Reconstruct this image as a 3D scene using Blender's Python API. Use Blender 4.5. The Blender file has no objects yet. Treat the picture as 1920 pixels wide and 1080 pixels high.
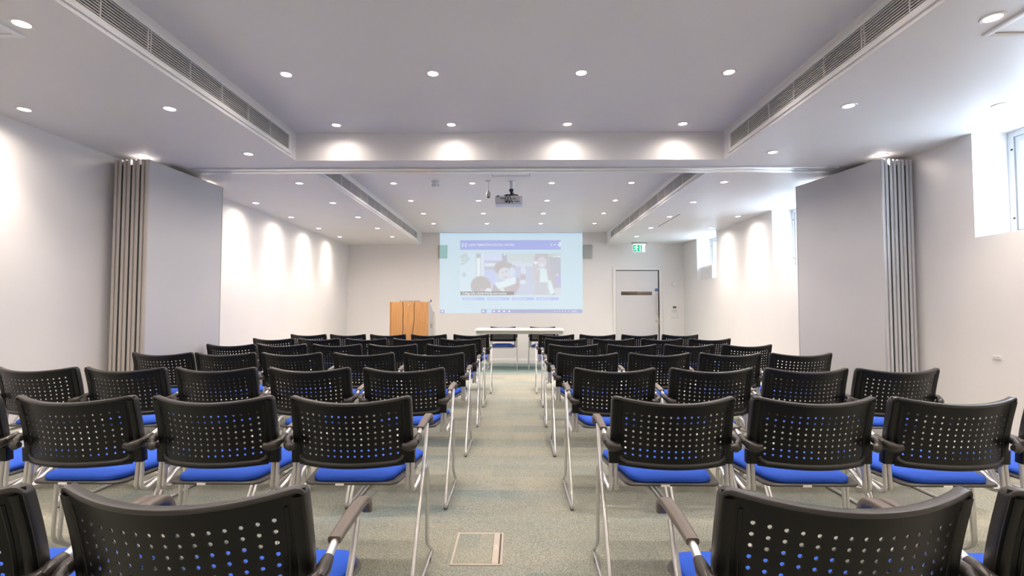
import bpy, bmesh, math, random
import numpy as np
from mathutils import Vector, Matrix, Quaternion
random.seed(7)
PI = math.pi
S = bpy.context.scene
C = S.collection

# ------------------------------------------------------------------ camera
F = 940.0
cam_d = bpy.data.cameras.new('camera')
cam = bpy.data.objects.new('camera', cam_d); C.objects.link(cam)
cam_d.sensor_fit = 'HORIZONTAL'; cam_d.sensor_width = 36.0
cam_d.lens = F / 1920 * 36.0
cam_d.clip_start = 0.05; cam_d.clip_end = 100
cam.location = (0, 0, 1.16)
cam.rotation_euler = (PI/2 + math.atan(38/F), 0, math.atan(10/F))
S.camera = cam

# ------------------------------------------------------------------ exposure, world
S.view_settings.view_transform = 'Standard'
S.view_settings.look = 'None'
S.view_settings.gamma = 1.0
S.view_settings.exposure = 0.0
S.view_settings.use_curve_mapping = False
w = bpy.data.worlds.new('overcast_sky'); S.world = w; w.use_nodes = True
bg = w.node_tree.nodes['Background']
bg.inputs[0].default_value = (0.66, 0.82, 1.0, 1)
bg.inputs[1].default_value = 14

SPOT_W = 62.0         # narrow beam of           # each ceiling downlight
SPILL_W = 24.0          # wide spill of the same lamp
LAMP_COL = (1.0, 0.865, 0.76)

# room numbers
XL, XR = -3.59, 3.49
YB, YF = -2.4, 10.55
ZC, ZS = 2.76, 2.504
SL, SR = -2.02, 1.87
BY0, BY1 = 4.50, 4.95
WIN = [(2.90, 3.84), (5.86, 6.86), (8.80, 9.74)]
SILL = 1.70

# portals that lead daylight through the three windows
for (y0, y1) in WIN:
    l = bpy.data.lights.new('window_daylight', 'AREA')
    l.shape = 'RECTANGLE'; l.size = y1 - y0 - 0.06; l.size_y = ZS - SILL - 0.04
    l.cycles.is_portal = True
    o = bpy.data.objects.new('window_daylight', l); C.objects.link(o)
    o.location = (3.90, (y0+y1)/2, (ZS+SILL)/2)
    o.rotation_euler = (0, PI/2, 0)
    o.rotation_euler = Vector((-1, 0, 0)).to_track_quat('-Z', 'Z').to_euler()
    l.size, l.size_y = y1-y0, ZS-SILL

# ------------------------------------------------------------------ materials
def mat(name, col, rough=0.5, metal=0.0, spec=0.5, emis=None, es=0.0, coat=0.0):
    m = bpy.data.materials.new(name); m.use_nodes = True
    b = m.node_tree.nodes['Principled BSDF']
    b.inputs['Base Color'].default_value = (*col, 1)
    b.inputs['Roughness'].default_value = rough
    b.inputs['Metallic'].default_value = metal
    b.inputs['Specular IOR Level'].default_value = spec
    b.inputs['Coat Weight'].default_value = coat
    if emis:
        b.inputs['Emission Color'].default_value = (*emis, 1)
        b.inputs['Emission Strength'].default_value = es
    return m

def add_noise(m, scale, amount, bump=0.0, detail=3, stretch=None):
    """slight procedural variation of the base colour and a little bump"""
    nt = m.node_tree; b = nt.nodes['Principled BSDF']
    tc = nt.nodes.new('ShaderNodeTexCoord')
    mp = nt.nodes.new('ShaderNodeMapping')
    nt.links.new(tc.outputs['Object'], mp.inputs[0])
    if stretch: mp.inputs['Scale'].default_value = stretch
    n = nt.nodes.new('ShaderNodeTexNoise')
    n.inputs['Scale'].default_value = scale; n.inputs['Detail'].default_value = detail
    nt.links.new(mp.outputs[0], n.inputs['Vector'])
    c = b.inputs['Base Color'].default_value[:3]
    r = nt.nodes.new('ShaderNodeValToRGB')
    r.color_ramp.elements[0].position = 0.3; r.color_ramp.elements[1].position = 0.7
    r.color_ramp.elements[0].color = (*[x*(1-amount) for x in c], 1)
    r.color_ramp.elements[1].color = (*[min(1, x*(1+amount)) for x in c], 1)
    nt.links.new(n.outputs['Fac'], r.inputs[0]); nt.links.new(r.outputs[0], b.inputs['Base Color'])
    if bump:
        bp = nt.nodes.new('ShaderNodeBump'); bp.inputs['Strength'].default_value = bump
        bp.inputs['Distance'].default_value = 0.002
        nt.links.new(n.outputs['Fac'], bp.inputs['Height']); nt.links.new(bp.outputs[0], b.inputs['Normal'])
    return m

M = {}
M['wall'] = add_noise(mat('wall_paint', (0.80, 0.78, 0.77), 0.6), 2.0, 0.012, 0.02)
M['ceil'] = add_noise(mat('ceiling_paint', (0.78, 0.77, 0.77), 0.42, spec=0.35), 1.5, 0.012)
M['white'] = mat('white_gloss', (0.80, 0.79, 0.78), 0.35)
M['frame'] = mat('window_white', (0.80, 0.83, 0.86), 0.35)
M['door'] = add_noise(mat('door_paint', (0.66, 0.65, 0.66), 0.4), 3, 0.01)
M['gap'] = mat('dark_gap', (0.03, 0.03, 0.035), 0.7)
M['grille_dark'] = mat('grille_void', (0.05, 0.048, 0.045), 0.8)
M['grille_bar'] = mat('grille_bar', (0.72, 0.70, 0.69), 0.4)
M['alu'] = mat('brushed_aluminium', (0.72, 0.73, 0.75), 0.32, 0.75)
M['panel'] = add_noise(mat('partition_laminate', (0.56, 0.56, 0.58), 0.45), 2, 0.012)
M['rubber'] = mat('rubber_seal', (0.02, 0.03, 0.028), 0.6)
M['plastic'] = add_noise(mat('black_plastic', (0.0045, 0.0048, 0.0048), 0.33, spec=0.32), 260, 0.1, 0.04)
M['rim'] = mat('black_rim', (0.022, 0.020, 0.019), 0.34, spec=0.7)  # plastic black lightened to carry reflected light along rim and lip
M['bracket'] = mat('dark_bracket', (0.030, 0.026, 0.023), 0.28)
M['armpad'] = add_noise(mat('brown_grey_pad', (0.12, 0.098, 0.085), 0.36, spec=0.6), 200, 0.08, 0.05)
M['tube'] = mat('silver_tube', (0.70, 0.69, 0.69), 0.30, 0.85)
M['upright'] = mat('silver_upright', (0.60, 0.58, 0.56), 0.35, 0.75)
M['pan'] = mat('seat_pan_plastic', (0.05, 0.046, 0.043), 0.42)
M['blue'] = add_noise(mat('blue_fabric', (0.026, 0.090, 0.50), 0.85, spec=0.2), 900, 0.10, 0.15)
M['navy'] = M['blue']
M['tag'] = mat('white_tag', (0.75, 0.72, 0.70), 0.6)
M['glide'] = mat('brown_glide', (0.06, 0.045, 0.04), 0.5)
M['lamp'] = mat('lamp_glow', (1, 1, 1), 0.5, emis=(1.0, 0.93, 0.86), es=14.0)
M['ring'] = mat('lamp_ring', (0.85, 0.82, 0.80), 0.35)
M['table'] = mat('white_laminate', (0.74, 0.72, 0.70), 0.35)
M['apron'] = mat('grey_apron', (0.42, 0.42, 0.41), 0.45)
M['black'] = mat('black_matt', (0.02, 0.02, 0.02), 0.5)
M['proj'] = mat('projector_case', (0.82, 0.81, 0.80), 0.4)
M['steel'] = mat('polished_steel', (0.70, 0.68, 0.65), 0.15, 1.0)
M['speaker'] = mat('speaker_cloth', (0.40, 0.42, 0.40), 0.8)
M['beige_plastic'] = mat('beige_plastic', (0.58, 0.57, 0.52), 0.4)
M['silver_panel'] = mat('silver_laminate', (0.50, 0.47, 0.44), 0.35, 0.25)
M['laptop'] = mat('laptop_grey', (0.30, 0.26, 0.22), 0.35, 0.4)
M['boxrim'] = mat('beige_trim', (0.42, 0.37, 0.31), 0.45)
M['lcd'] = mat('lcd_grey', (0.10, 0.11, 0.10), 0.3)
M['bluedisc'] = mat('blue_sign', (0.02, 0.07, 0.35), 0.4)

# beech wood
m = bpy.data.materials.new('beech_veneer'); m.use_nodes = True; nt = m.node_tree; b = nt.nodes['Principled BSDF']
tc = nt.nodes.new('ShaderNodeTexCoord'); mp = nt.nodes.new('ShaderNodeMapping'); mp.inputs['Scale'].default_value = (14, 14, 0.9)
n = nt.nodes.new('ShaderNodeTexNoise'); n.inputs['Scale'].default_value = 3; n.inputs['Detail'].default_value = 5
r = nt.nodes.new('ShaderNodeValToRGB')
r.color_ramp.elements[0].color = (0.38, 0.18, 0.062, 1); r.color_ramp.elements[1].color = (0.50, 0.265, 0.10, 1)
r.color_ramp.elements[0].position = 0.3; r.color_ramp.elements[1].position = 0.7
nt.links.new(tc.outputs['Object'], mp.inputs[0]); nt.links.new(mp.outputs[0], n.inputs['Vector'])
nt.links.new(n.outputs['Fac'], r.inputs[0]); nt.links.new(r.outputs[0], b.inputs['Base Color'])
b.inputs['Roughness'].default_value = 0.4
M['wood'] = m

# carpet: speckled loop pile in planks of beige, sage and teal
def carpet_material():
    m = bpy.data.materials.new('carpet'); m.use_nodes = True; nt = m.node_tree; b = nt.nodes['Principled BSDF']
    L = nt.links.new
    tc = nt.nodes.new('ShaderNodeTexCoord')
    sx = nt.nodes.new('ShaderNodeSeparateXYZ'); L(tc.outputs['Object'], sx.inputs[0])
    def math_(op, a, b_=None):
        k = nt.nodes.new('ShaderNodeMath'); k.operation = op
        if isinstance(a, (int, float)): k.inputs[0].default_value = a
        else: L(a, k.inputs[0])
        if b_ is not None:
            if isinstance(b_, (int, float)): k.inputs[1].default_value = b_
            else: L(b_, k.inputs[1])
        return k.outputs[0]
    ty = math_('FLOOR', math_('DIVIDE', sx.outputs[1], 0.25))
    off = math_('MULTIPLY', ty, 0.37)
    tx = math_('FLOOR', math_('ADD', sx.outputs[0], off))
    cv = nt.nodes.new('ShaderNodeCombineXYZ'); L(tx, cv.inputs[0]); L(ty, cv.inputs[1])
    wn = nt.nodes.new('ShaderNodeTexWhiteNoise'); wn.noise_dimensions = '2D'; L(cv.outputs[0], wn.inputs['Vector'])
    # soft large drift
    mp = nt.nodes.new('ShaderNodeMapping'); mp.inputs['Scale'].default_value = (0.9, 2.4, 1)
    L(tc.outputs['Object'], mp.inputs[0])
    n1 = nt.nodes.new('ShaderNodeTexNoise'); n1.inputs['Scale'].default_value = 1.1; n1.inputs['Detail'].default_value = 3
    L(mp.outputs[0], n1.inputs['Vector'])
    mixv = math_('ADD', math_('MULTIPLY', wn.outputs['Value'], 0.30), math_('MULTIPLY', n1.outputs['Fac'], 0.70))
    r = nt.nodes.new('ShaderNodeValToRGB'); cr = r.color_ramp
    cr.elements[0].position = 0.18; cr.elements[0].color = (0.125, 0.175, 0.18, 1)
    cr.elements[1].position = 0.80; cr.elements[1].color = (0.295, 0.285, 0.235, 1)
    e = cr.elements.new(0.36); e.color = (0.212, 0.226, 0.205, 1)
    e = cr.elements.new(0.55); e.color = (0.26, 0.26, 0.216, 1)
    L(mixv, r.inputs[0])
    # teal strip along the front wall
    st = math_('GREATER_THAN', sx.outputs[1], 8.95)
    mx0 = nt.nodes.new('ShaderNodeMixRGB'); mx0.inputs[2].default_value = (0.17, 0.25, 0.245, 1)
    L(math_('MULTIPLY', st, 0.75), mx0.inputs[0]); L(r.outputs[0], mx0.inputs[1])
    # speckle
    n2 = nt.nodes.new('ShaderNodeTexNoise'); n2.inputs['Scale'].default_value = 170; n2.inputs['Detail'].default_value = 3
    n2.inputs['Roughness'].default_value = 0.7
    of = nt.nodes.new('ShaderNodeVectorMath'); of.operation = 'ADD'; of.inputs[1].default_value = (0, 0, 0.3723)
    L(tc.outputs['Object'], of.inputs[0]); L(of.outputs[0], n2.inputs['Vector'])
    r2 = nt.nodes.new('ShaderNodeValToRGB')
    r2.color_ramp.elements[0].position = 0.36; r2.color_ramp.elements[0].color = (0.62, 0.62, 0.62, 1)
    r2.color_ramp.elements[1].position = 0.64; r2.color_ramp.elements[1].color = (1.38, 1.38, 1.38, 1)
    L(n2.outputs['Fac'], r2.inputs[0])
    mx = nt.nodes.new('ShaderNodeMixRGB'); mx.blend_type = 'MULTIPLY'; mx.inputs[0].default_value = 1
    L(mx0.outputs[0], mx.inputs[1]); L(r2.outputs[0], mx.inputs[2])
    L(mx.outputs[0], b.inputs['Base Color'])
    bp = nt.nodes.new('ShaderNodeBump'); bp.inputs['Strength'].default_value = 0.4; bp.inputs['Distance'].default_value = 0.003
    L(n2.outputs['Fac'], bp.inputs['Height']); L(bp.outputs[0], b.inputs['Normal'])
    b.inputs['Roughness'].default_value = 0.95; b.inputs['Specular IOR Level'].default_value = 0.1
    return m
M['carpet'] = carpet_material()

# window glass: clear with a faint reflection
m = bpy.data.materials.new('window_glass'); m.use_nodes = True; nt = m.node_tree
for nd in list(nt.nodes):
    if nd.type == 'BSDF_PRINCIPLED': nt.nodes.remove(nd)
tr = nt.nodes.new('ShaderNodeBsdfTransparent'); gl = nt.nodes.new('ShaderNodeBsdfGlossy'); gl.inputs['Roughness'].default_value = 0.02
mx = nt.nodes.new('ShaderNodeMixShader'); mx.inputs[0].default_value = 0.06
nt.links.new(tr.outputs[0], mx.inputs[1]); nt.links.new(gl.outputs[0], mx.inputs[2])
nt.links.new(mx.outputs[0], nt.nodes['Material Output'].inputs[0])
M['glass'] = m

SCR = 0.62
def screen(name, col, k=SCR):
    """light of the projector landing on the painted wall: diffuse paint plus emitted image"""
    return mat(name, (0.215, 0.21, 0.205), 0.7, spec=0.1, emis=col, es=k)

# ------------------------------------------------------------------ mesh helpers
def finish(name, bm, material, parent=None, smooth=35):
    bmesh.ops.recalc_face_normals(bm, faces=bm.faces)
    me = bpy.data.meshes.new(name)
    if smooth:
        for f in bm.faces: f.smooth = True
    bm.to_mesh(me); bm.free()
    if smooth: me.set_sharp_from_angle(angle=math.radians(smooth))
    for mm in (material if isinstance(material, (list, tuple)) else [material]): me.materials.append(mm)
    o = bpy.data.objects.new(name, me); C.objects.link(o)
    if parent: o.parent = parent
    return o

def NB(): return bmesh.new()

def box(bm, x0, x1, y0, y1, z0, z1, bev=0.0, mi=0):
    vs = [bm.verts.new(p) for p in ((x0,y0,z0),(x1,y0,z0),(x1,y1,z0),(x0,y1,z0),(x0,y0,z1),(x1,y0,z1),(x1,y1,z1),(x0,y1,z1))]
    fs = [bm.faces.new([vs[i] for i in q]) for q in ((0,3,2,1),(4,5,6,7),(0,1,5,4),(1,2,6,5),(2,3,7,6),(3,0,4,7))]
    for f in fs: f.material_index = mi
    if bev:
        es = list({e for f in fs for e in f.edges})
        r = bmesh.ops.bevel(bm, geom=es, offset=bev, segments=2, profile=0.5, affect='EDGES')
        for f in r['faces']: f.material_index = mi
    return vs

def poly_prism(bm, pts, axis, a, b_):
    """extrude a 2D outline (list of 2D) along axis 'x','y' or 'z' from a to b_"""
    def P(p, t):
        return {'x': (t, p[0], p[1]), 'y': (p[0], t, p[1]), 'z': (p[0], p[1], t)}[axis]
    v0 = [bm.verts.new(P(p, a)) for p in pts]; v1 = [bm.verts.new(P(p, b_)) for p in pts]
    n = len(pts)
    bm.faces.new(v0); bm.faces.new(v1[::-1])
    for i in range(n): bm.faces.new((v0[i], v1[i], v1[(i+1) % n], v0[(i+1) % n]))

def rounded(pts, rad=0.03, n=5):
    """polyline with corners rounded by short curves"""
    pts = [Vector(p) for p in pts]; out = [pts[0]]
    for i in range(1, len(pts)-1):
        a, c, d = pts[i-1], pts[i], pts[i+1]
        r = min(rad, (c-a).length*0.48, (d-c).length*0.48)
        p0 = c + (a-c).normalized()*r; p2 = c + (d-c).normalized()*r
        for k in range(n+1):
            t = k/n
            out.append(p0*(1-t)**2 + c*2*t*(1-t) + p2*t*t)
    out.append(pts[-1]); return out

def sweep(bm, pts, prof, up=None, cap=True, scales=None):
    """sweep a closed 2D profile along a polyline"""
    pts = [Vector(p) for p in pts]; n = len(pts)
    T = []
    for i in range(n):
        a = pts[max(0, i-1)]; c = pts[min(n-1, i+1)]; T.append((c-a).normalized())
    if up is None:
        u = Vector((0, 0, 1)) if abs(T[0].z) < 0.9 else Vector((0, 1, 0))
    else: u = Vector(up)
    rings = []; s = None
    for i in range(n):
        if up is not None: s = T[i].cross(u).normalized()
        else:
            if s is None: s = T[0].cross(u).normalized()
            else:
                q = T[i-1].rotation_difference(T[i]); s = q @ s
                s = (s - T[i]*s.dot(T[i])).normalized()
        v = s.cross(T[i]).normalized()
        k = scales[i] if scales else 1.0
        rings.append([bm.verts.new(pts[i] + s*(p[0]*k) + v*(p[1]*k)) for p in prof])
    m_ = len(prof)
    for i in range(n-1):
        for j in range(m_):
            bm.faces.new((rings[i][j], rings[i][(j+1) % m_], rings[i+1][(j+1) % m_], rings[i+1][j]))
    if cap: bm.faces.new(rings[0]); bm.faces.new(rings[-1][::-1])

def circ(r, n=8, ry=None):
    ry = ry or r
    return [(r*math.cos(2*PI*k/n), ry*math.sin(2*PI*k/n)) for k in range(n)]

def rrect(w_, h_, r, n=2):
    out = []
    for cx, cy, a0 in ((w_/2-r, h_/2-r, 0), (-w_/2+r, h_/2-r, PI/2), (-w_/2+r, -h_/2+r, PI), (w_/2-r, -h_/2+r, 3*PI/2)):
        for k in range(n+1):
            a = a0 + PI/2*k/n; out.append((cx + r*math.cos(a), cy + r*math.sin(a)))
    return out

def tube(bm, pts, r, n=8, rad=0.03, seg=5, ry=None): sweep(bm, rounded(pts, rad, seg), circ(r, n, ry))

def lathe(bm, prof, cx, cy, n=20, cap=True):
    """prof: list of (radius, z)"""
    rings = [[bm.verts.new((cx + r*math.cos(2*PI*k/n), cy + r*math.sin(2*PI*k/n), z)) for k in range(n)] for r, z in prof]
    for a, b_ in zip(rings, rings[1:]):
        for k in range(n): bm.faces.new((a[k], a[(k+1) % n], b_[(k+1) % n], b_[k]))
    if cap: bm.faces.new(rings[0]); bm.faces.new(rings[-1][::-1])

def tag(o, label, cat, group=None):
    o['label'] = label; o['category'] = cat
    if group: o['group'] = group
    return o

def thing(name, label, cat, loc=(0, 0, 0), rz=0.0, group=None):
    o = bpy.data.objects.new(name, None); C.objects.link(o)
    o.empty_display_size = 0.1
    o.location = loc; o.rotation_euler = (0, 0, rz)
    return tag(o, label, cat, group)

def struct(name, bm, material, parent=None, smooth=35):
    o = finish(name, bm, material, parent, smooth)
    if not parent: o['kind'] = 'structure'
    return o

def text_mesh(name, body, size, material, parent, loc, rot=(PI/2, 0, 0), align='LEFT', extrude=0.0005, sx=1.0, bold=0.0):
    cu = bpy.data.curves.new('lettering', 'FONT'); cu.body = body; cu.size = size; cu.extrude = extrude
    cu.align_x = align; cu.align_y = 'CENTER'; cu.resolution_u = 3; cu.offset = bold
    t = bpy.data.objects.new('lettering', cu); C.objects.link(t)
    dg = bpy.context.evaluated_depsgraph_get()
    me = bpy.data.meshes.new_from_object(t.evaluated_get(dg))
    bpy.data.objects.remove(t); bpy.data.curves.remove(cu)
    me.materials.clear(); me.materials.append(material)
    o = bpy.data.objects.new(name, me); C.objects.link(o); o.parent = parent
    o.location = loc; o.rotation_euler = rot; o.scale = (sx, 1, 1)
    return o

# ================================================================== ROOM SHELL
bm = NB(); box(bm, XL-0.3, XR+0.6, YB-0.3, YF+0.3, -0.1, 0.0); struct('floor', bm, M['carpet'], smooth=0)
bm = NB(); box(bm, XL-0.3, XR+0.6, YB-0.3, YF+0.3, ZC, ZC+0.1); struct('ceiling', bm, M['ceil'], smooth=0)
bm = NB(); box(bm, XL-0.3, SL, YB-0.3, YF, ZS, ZC-0.0005); struct('ceiling_left', bm, M['ceil'], smooth=0)
bm = NB(); box(bm, SR, XR+0.6, YB-0.3, YF, ZS, ZC-0.0005); struct('ceiling_right', bm, M['ceil'], smooth=0)
bm = NB(); box(bm, SL, SR, BY0, BY1, ZS, ZC-0.0005); struct('ceiling_beam', bm, M['ceil'], smooth=0)
bm = NB(); box(bm, XL-0.2, XL, YB, YF, 0, ZC); struct('wall_left', bm, M['wall'], smooth=0)
bm = NB(); box(bm, XL-0.2, XR+0.5, YF, YF+0.2, 0, ZC); struct('wall_front', bm, M['wall'], smooth=0)
bm = NB(); box(bm, XL-0.2, XR+0.5, YB-0.2, YB, 0, ZC); struct('wall_back', bm, M['wall'], smooth=0)
bm = NB()
ys = YB
for (y0, y1) in WIN:
    box(bm, XR, XR+0.42, ys, y0, 0, ZS); box(bm, XR, XR+0.42, y0, y1, 0, SILL); ys = y1
box(bm, XR, XR+0.42, ys, YF, 0, ZS)
struct('wall_right', bm, M['wall'], smooth=0)

# skirting along the front and side walls
bm = NB(); box(bm, XL, 1.95, YF-0.016, YF, 0, 0.10, 0.003); box(bm, 3.09, XR, YF-0.016, YF, 0, 0.10, 0.003); struct('baseboard_front', bm, M['white'])
bm = NB(); box(bm, XL, XL+0.016, YB, YF-0.016, 0, 0.10, 0.003); struct('baseboard_left', bm, M['white'])
bm = NB(); box(bm, XR-0.016, XR, YB, YF-0.016, 0, 0.10, 0.003); struct('baseboard_right', bm, M['white'])

# windows: frame set deep in each reveal
for i, (y0, y1) in enumerate(WIN):
    o = bpy.data.objects.new('window_%d' % (i+1), None); C.objects.link(o); o['kind'] = 'structure'
    o.location = (XR+0.27, (y0+y1)/2, SILL)
    hy, hz = (y1-y0)/2, ZS-SILL
    def ringbox(bm, x0, x1, a, t, z0=0.0, z1=hz):
        box(bm, x0, x1, -hy+a, -hy+a+t, z0+a, z1-a, 0.003); box(bm, x0, x1, hy-a-t, hy-a, z0+a, z1-a, 0.003)
        box(bm, x0, x1, -hy+a+t, hy-a-t, z0+a, z0+a+t, 0.003); box(bm, x0, x1, -hy+a+t, hy-a-t, z1-a-t, z1-a, 0.003)
    bm = NB(); ringbox(bm, 0, 0.06, 0, 0.045); finish('window_frame', bm, M['frame'], o)
    bm = NB(); ringbox(bm, 0.010, 0.05, 0.050, 0.045); finish('sash', bm, M['frame'], o)
    bm = NB(); box(bm, 0.03, 0.036, -hy+0.09, hy-0.09, 0.09, hz-0.09); finish('pane', bm, M['glass'], o, 0)
    bm = NB(); ringbox(bm, 0.004, 0.012, 0.0445, 0.006); finish('seal', bm, M['apron'], o)
    for z in (0.14, hz-0.14):
        bm = NB(); lathe(bm, [(0.007, -0.006), (0.007, 0.0)], 0, 0, 10)
        h = finish('hinge', bm, M['black'], o); h.rotation_euler = (0, PI/2, 0); h.location = (0.0, hy-0.035, z)
    if i == 2:   # low louvred vent standing in the far reveal
        bm = NB(); box(bm, -0.20, -0.19, -0.10, hy-0.005, 0.0, 0.26, 0.002)
        for k in range(7): box(bm, -0.205, -0.19, -0.08, hy-0.02, 0.025+k*0.032, 0.034+k*0.032)
        finish('vent_louvre', bm, M['white'], o)

# ------------------------------------------------------------------ door in the front wall
d = bpy.data.objects.new('door_1', None); C.objects.link(d); d['kind'] = 'structure'; d.location = (2.52, YF, 0)
bm = NB()
box(bm, -0.515, -0.455, -0.03, 0, 0, 2.015, 0.004); box(bm, 0.455, 0.515, -0.03, 0, 0, 2.015, 0.004); box(bm, -0.455, 0.455, -0.03, 0, 1.96, 2.015, 0.004)
finish('door_frame', bm, M['white'], d)
bm = NB(); box(bm, -0.455, 0.455, -0.004, -0.001, 0, 1.96); finish('door_gap', bm, M['gap'], d)
bm = NB(); box(bm, -0.450, 0.430, -0.016, -0.004, 0.006, 1.945, 0.002); finish('door_leaf', bm, M['door'], d)
bm = NB(); box(bm, -0.345, 0.300, -0.019, -0.0165, 1.435, 1.512, 0.001); finish('vision_strip', bm, mat('glass_reflection_tint', (0.16, 0.13, 0.10), 0.22, 0.7), d)  # brownish colour carries the golden corridor reflection in the glass
bm = NB(); tube(bm, [(0.40, -0.016, 1.03), (0.40, -0.065, 1.03), (0.40, -0.065, 1.46), (0.40, -0.016, 1.46)], 0.011, 10, 0.03); finish('door_handle', bm, M['steel'], d)
bm = NB(); lathe(bm, [(0.034, 0), (0.034, 0.004)], 0, 0, 24); o = finish('fire_door_disc', bm, M['bluedisc'], d); o.location = (0.395, -0.0165, 1.545); o.rotation_euler = (PI/2, 0, 0)
text_mesh('disc_lettering', 'Fire door\nkeep shut', 0.013, M['white'], o, (0, 0.003, 0.0045), (0, 0, 0), 'CENTER', 0.0003)
bm = NB(); lathe(bm, [(0.024, 0), (0.022, 0.012), (0.010, 0.014)], 0, 0, 20); o = finish('door_lock', bm, M['steel'], d); o.location = (0.395, -0.0165, 0.895); o.rotation_euler = (PI/2, 0, 0)
bm = NB(); box(bm, 0.432, 0.442, -0.012, -0.004, 0.83, 0.96); finish('strike_plate', bm, mat('brass', (0.55, 0.35, 0.12), 0.3, 1.0), d)

# ------------------------------------------------------------------ track of the folding partition
bm = NB()
box(bm, -3.15, 3.05, 4.735, 4.805, ZS-0.014, ZS+0.001, 0.003); box(bm, -3.15, 3.05, 4.825, 4.905, ZS-0.014, ZS+0.001, 0.003)
struct('trim_1', bm, M['alu'])
bm = NB(); box(bm, -3.15, 3.05, 4.805, 4.825, ZS-0.004, ZS-0.0005); struct('trim_2', bm, M['gap'], smooth=0)

# ================================================================== FOLDING PARTITION STACKS
def partition(label, loc, rz, mirror, edge_mat):
    t = thing('folding_partition', label, 'partition wall', loc, rz, 'folded partition stacks')
    H_, D_ = ZS-0.045, 1.03
    x = 0.0; sgn = -1 if mirror else 1       # panels stack away from the room
    wds = [0.062, 0.064, 0.064, 0.062]; gap = 0.018
    for i, wd in enumerate(wds):
        a, b_ = sorted((sgn*x, sgn*(x+wd)))
        bm = NB(); box(bm, a+0.001, b_-0.001, 0.012, D_-0.012, 0.012, H_, 0.002)
        p = finish('panel', bm, M['panel'], t)
        bm = NB()                            # profiled aluminium edge, two posts with a groove
        for y0, y1 in ((-0.006, 0.0118), (D_-0.0118, D_)):
            box(bm, a, a+0.024, y0, y1, 0.012, H_, 0.002); box(bm, b_-0.024, b_, y0, y1, 0.012, H_, 0.002)
        finish('edge_profile', bm, edge_mat, p)
        bm = NB(); box(bm, a+0.0245, b_-0.0245, 0.0055, 0.0118, 0.012, H_-0.004); finish('edge_groove', bm, M['apron'], p)  # darker grey infill, painted shade for the shallow groove
        x += wd
        if i < 3:
            a, b_ = sorted((sgn*(x+0.001), sgn*(x+gap-0.001)))
            bm = NB(); box(bm, a, b_, -0.002, D_-0.01, 0.012, H_-0.05); finish('seal_strip', bm, M['rubber'], p)
            bm = NB(); box(bm, a, b_, 0.0, 0.03, H_-0.05, H_-0.045); finish('hanger_plate', bm, M['apron'], p)
            x += gap
    return t
WARM = mat('warm_grey_edge', (0.50, 0.46, 0.42), 0.4, 0.1)
COOL = mat('cool_grey_edge', (0.60, 0.61, 0.64), 0.35, 0.35)
partition('grey folding partition stacked against the left wall', (-3.212, 4.29, 0), math.radians(-2.5), True, WARM)
partition('grey folding partition stacked against the right wall by the near window', (3.155, 4.335, 0), math.radians(10.0), False, COOL)

# ================================================================== CEILING GRILLES
def grille(label, x, y0, y1, side, group='ceiling air grilles'):
    """side +1: the face looks to +x (left soffit), -1 looks to -x"""
    t = thing('air_grille', label, 'air vent', (x, y0, 2.56), 0, group)
    L_ = y1-y0; z0, z1 = 0.0, 0.125
    def bx(bm, d0, d1, a, b_, c, e, bev=0):
        q = sorted((side*d0, side*d1)); box(bm, q[0], q[1], a, b_, c, e, bev)
    bm = NB(); bx(bm, 0.0005, 0.002, 0, L_, z0, z1); finish('backing', bm, M['grille_dark'], t, 0)
    bm = NB(); f_ = 0.040
    bx(bm, 0, 0.012, -f_, L_+f_, z1, z1+0.032, 0.002); bx(bm, 0, 0.012, -f_, L_+f_, z0-0.034, z0, 0.002)
    bx(bm, 0, 0.012, -f_, 0, z0, z1, 0.002); bx(bm, 0, 0.012, L_, L_+f_, z0, z1, 0.002)
    finish('grille_frame', bm, M['white'], t)
    bm = NB()
    for k in range(8): bx(bm, 0.002, 0.010, 0, L_, z0+0.0075+k*0.0151, z0+0.0120+k*0.0151)
    n = int(L_/0.333)
    for k in range(n+1):
        y = L_-k*0.333
        bx(bm, 0.0025, 0.011, y-0.004, y+0.002, z0, z1)
        if k % 5 == 0 and k: bx(bm, 0.0025, 0.011, y-0.026, y-0.020, z0, z1)
    finish('louvre_blades', bm, M['grille_bar'], t, 0)
grille('long white ceiling grille over the left chairs, on the camera side of the beam', SL, 0.4, 4.34, 1)
grille('long white ceiling grille over the right chairs, on the camera side of the beam', SR, 0.4, 4.34, -1)
grille('long white ceiling grille on the lectern side, beyond the beam', SL, 5.05, 10.0, 1)
grille('long white ceiling grille on the door side, beyond the beam', SR, 5.05, 9.95, -1)

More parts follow.
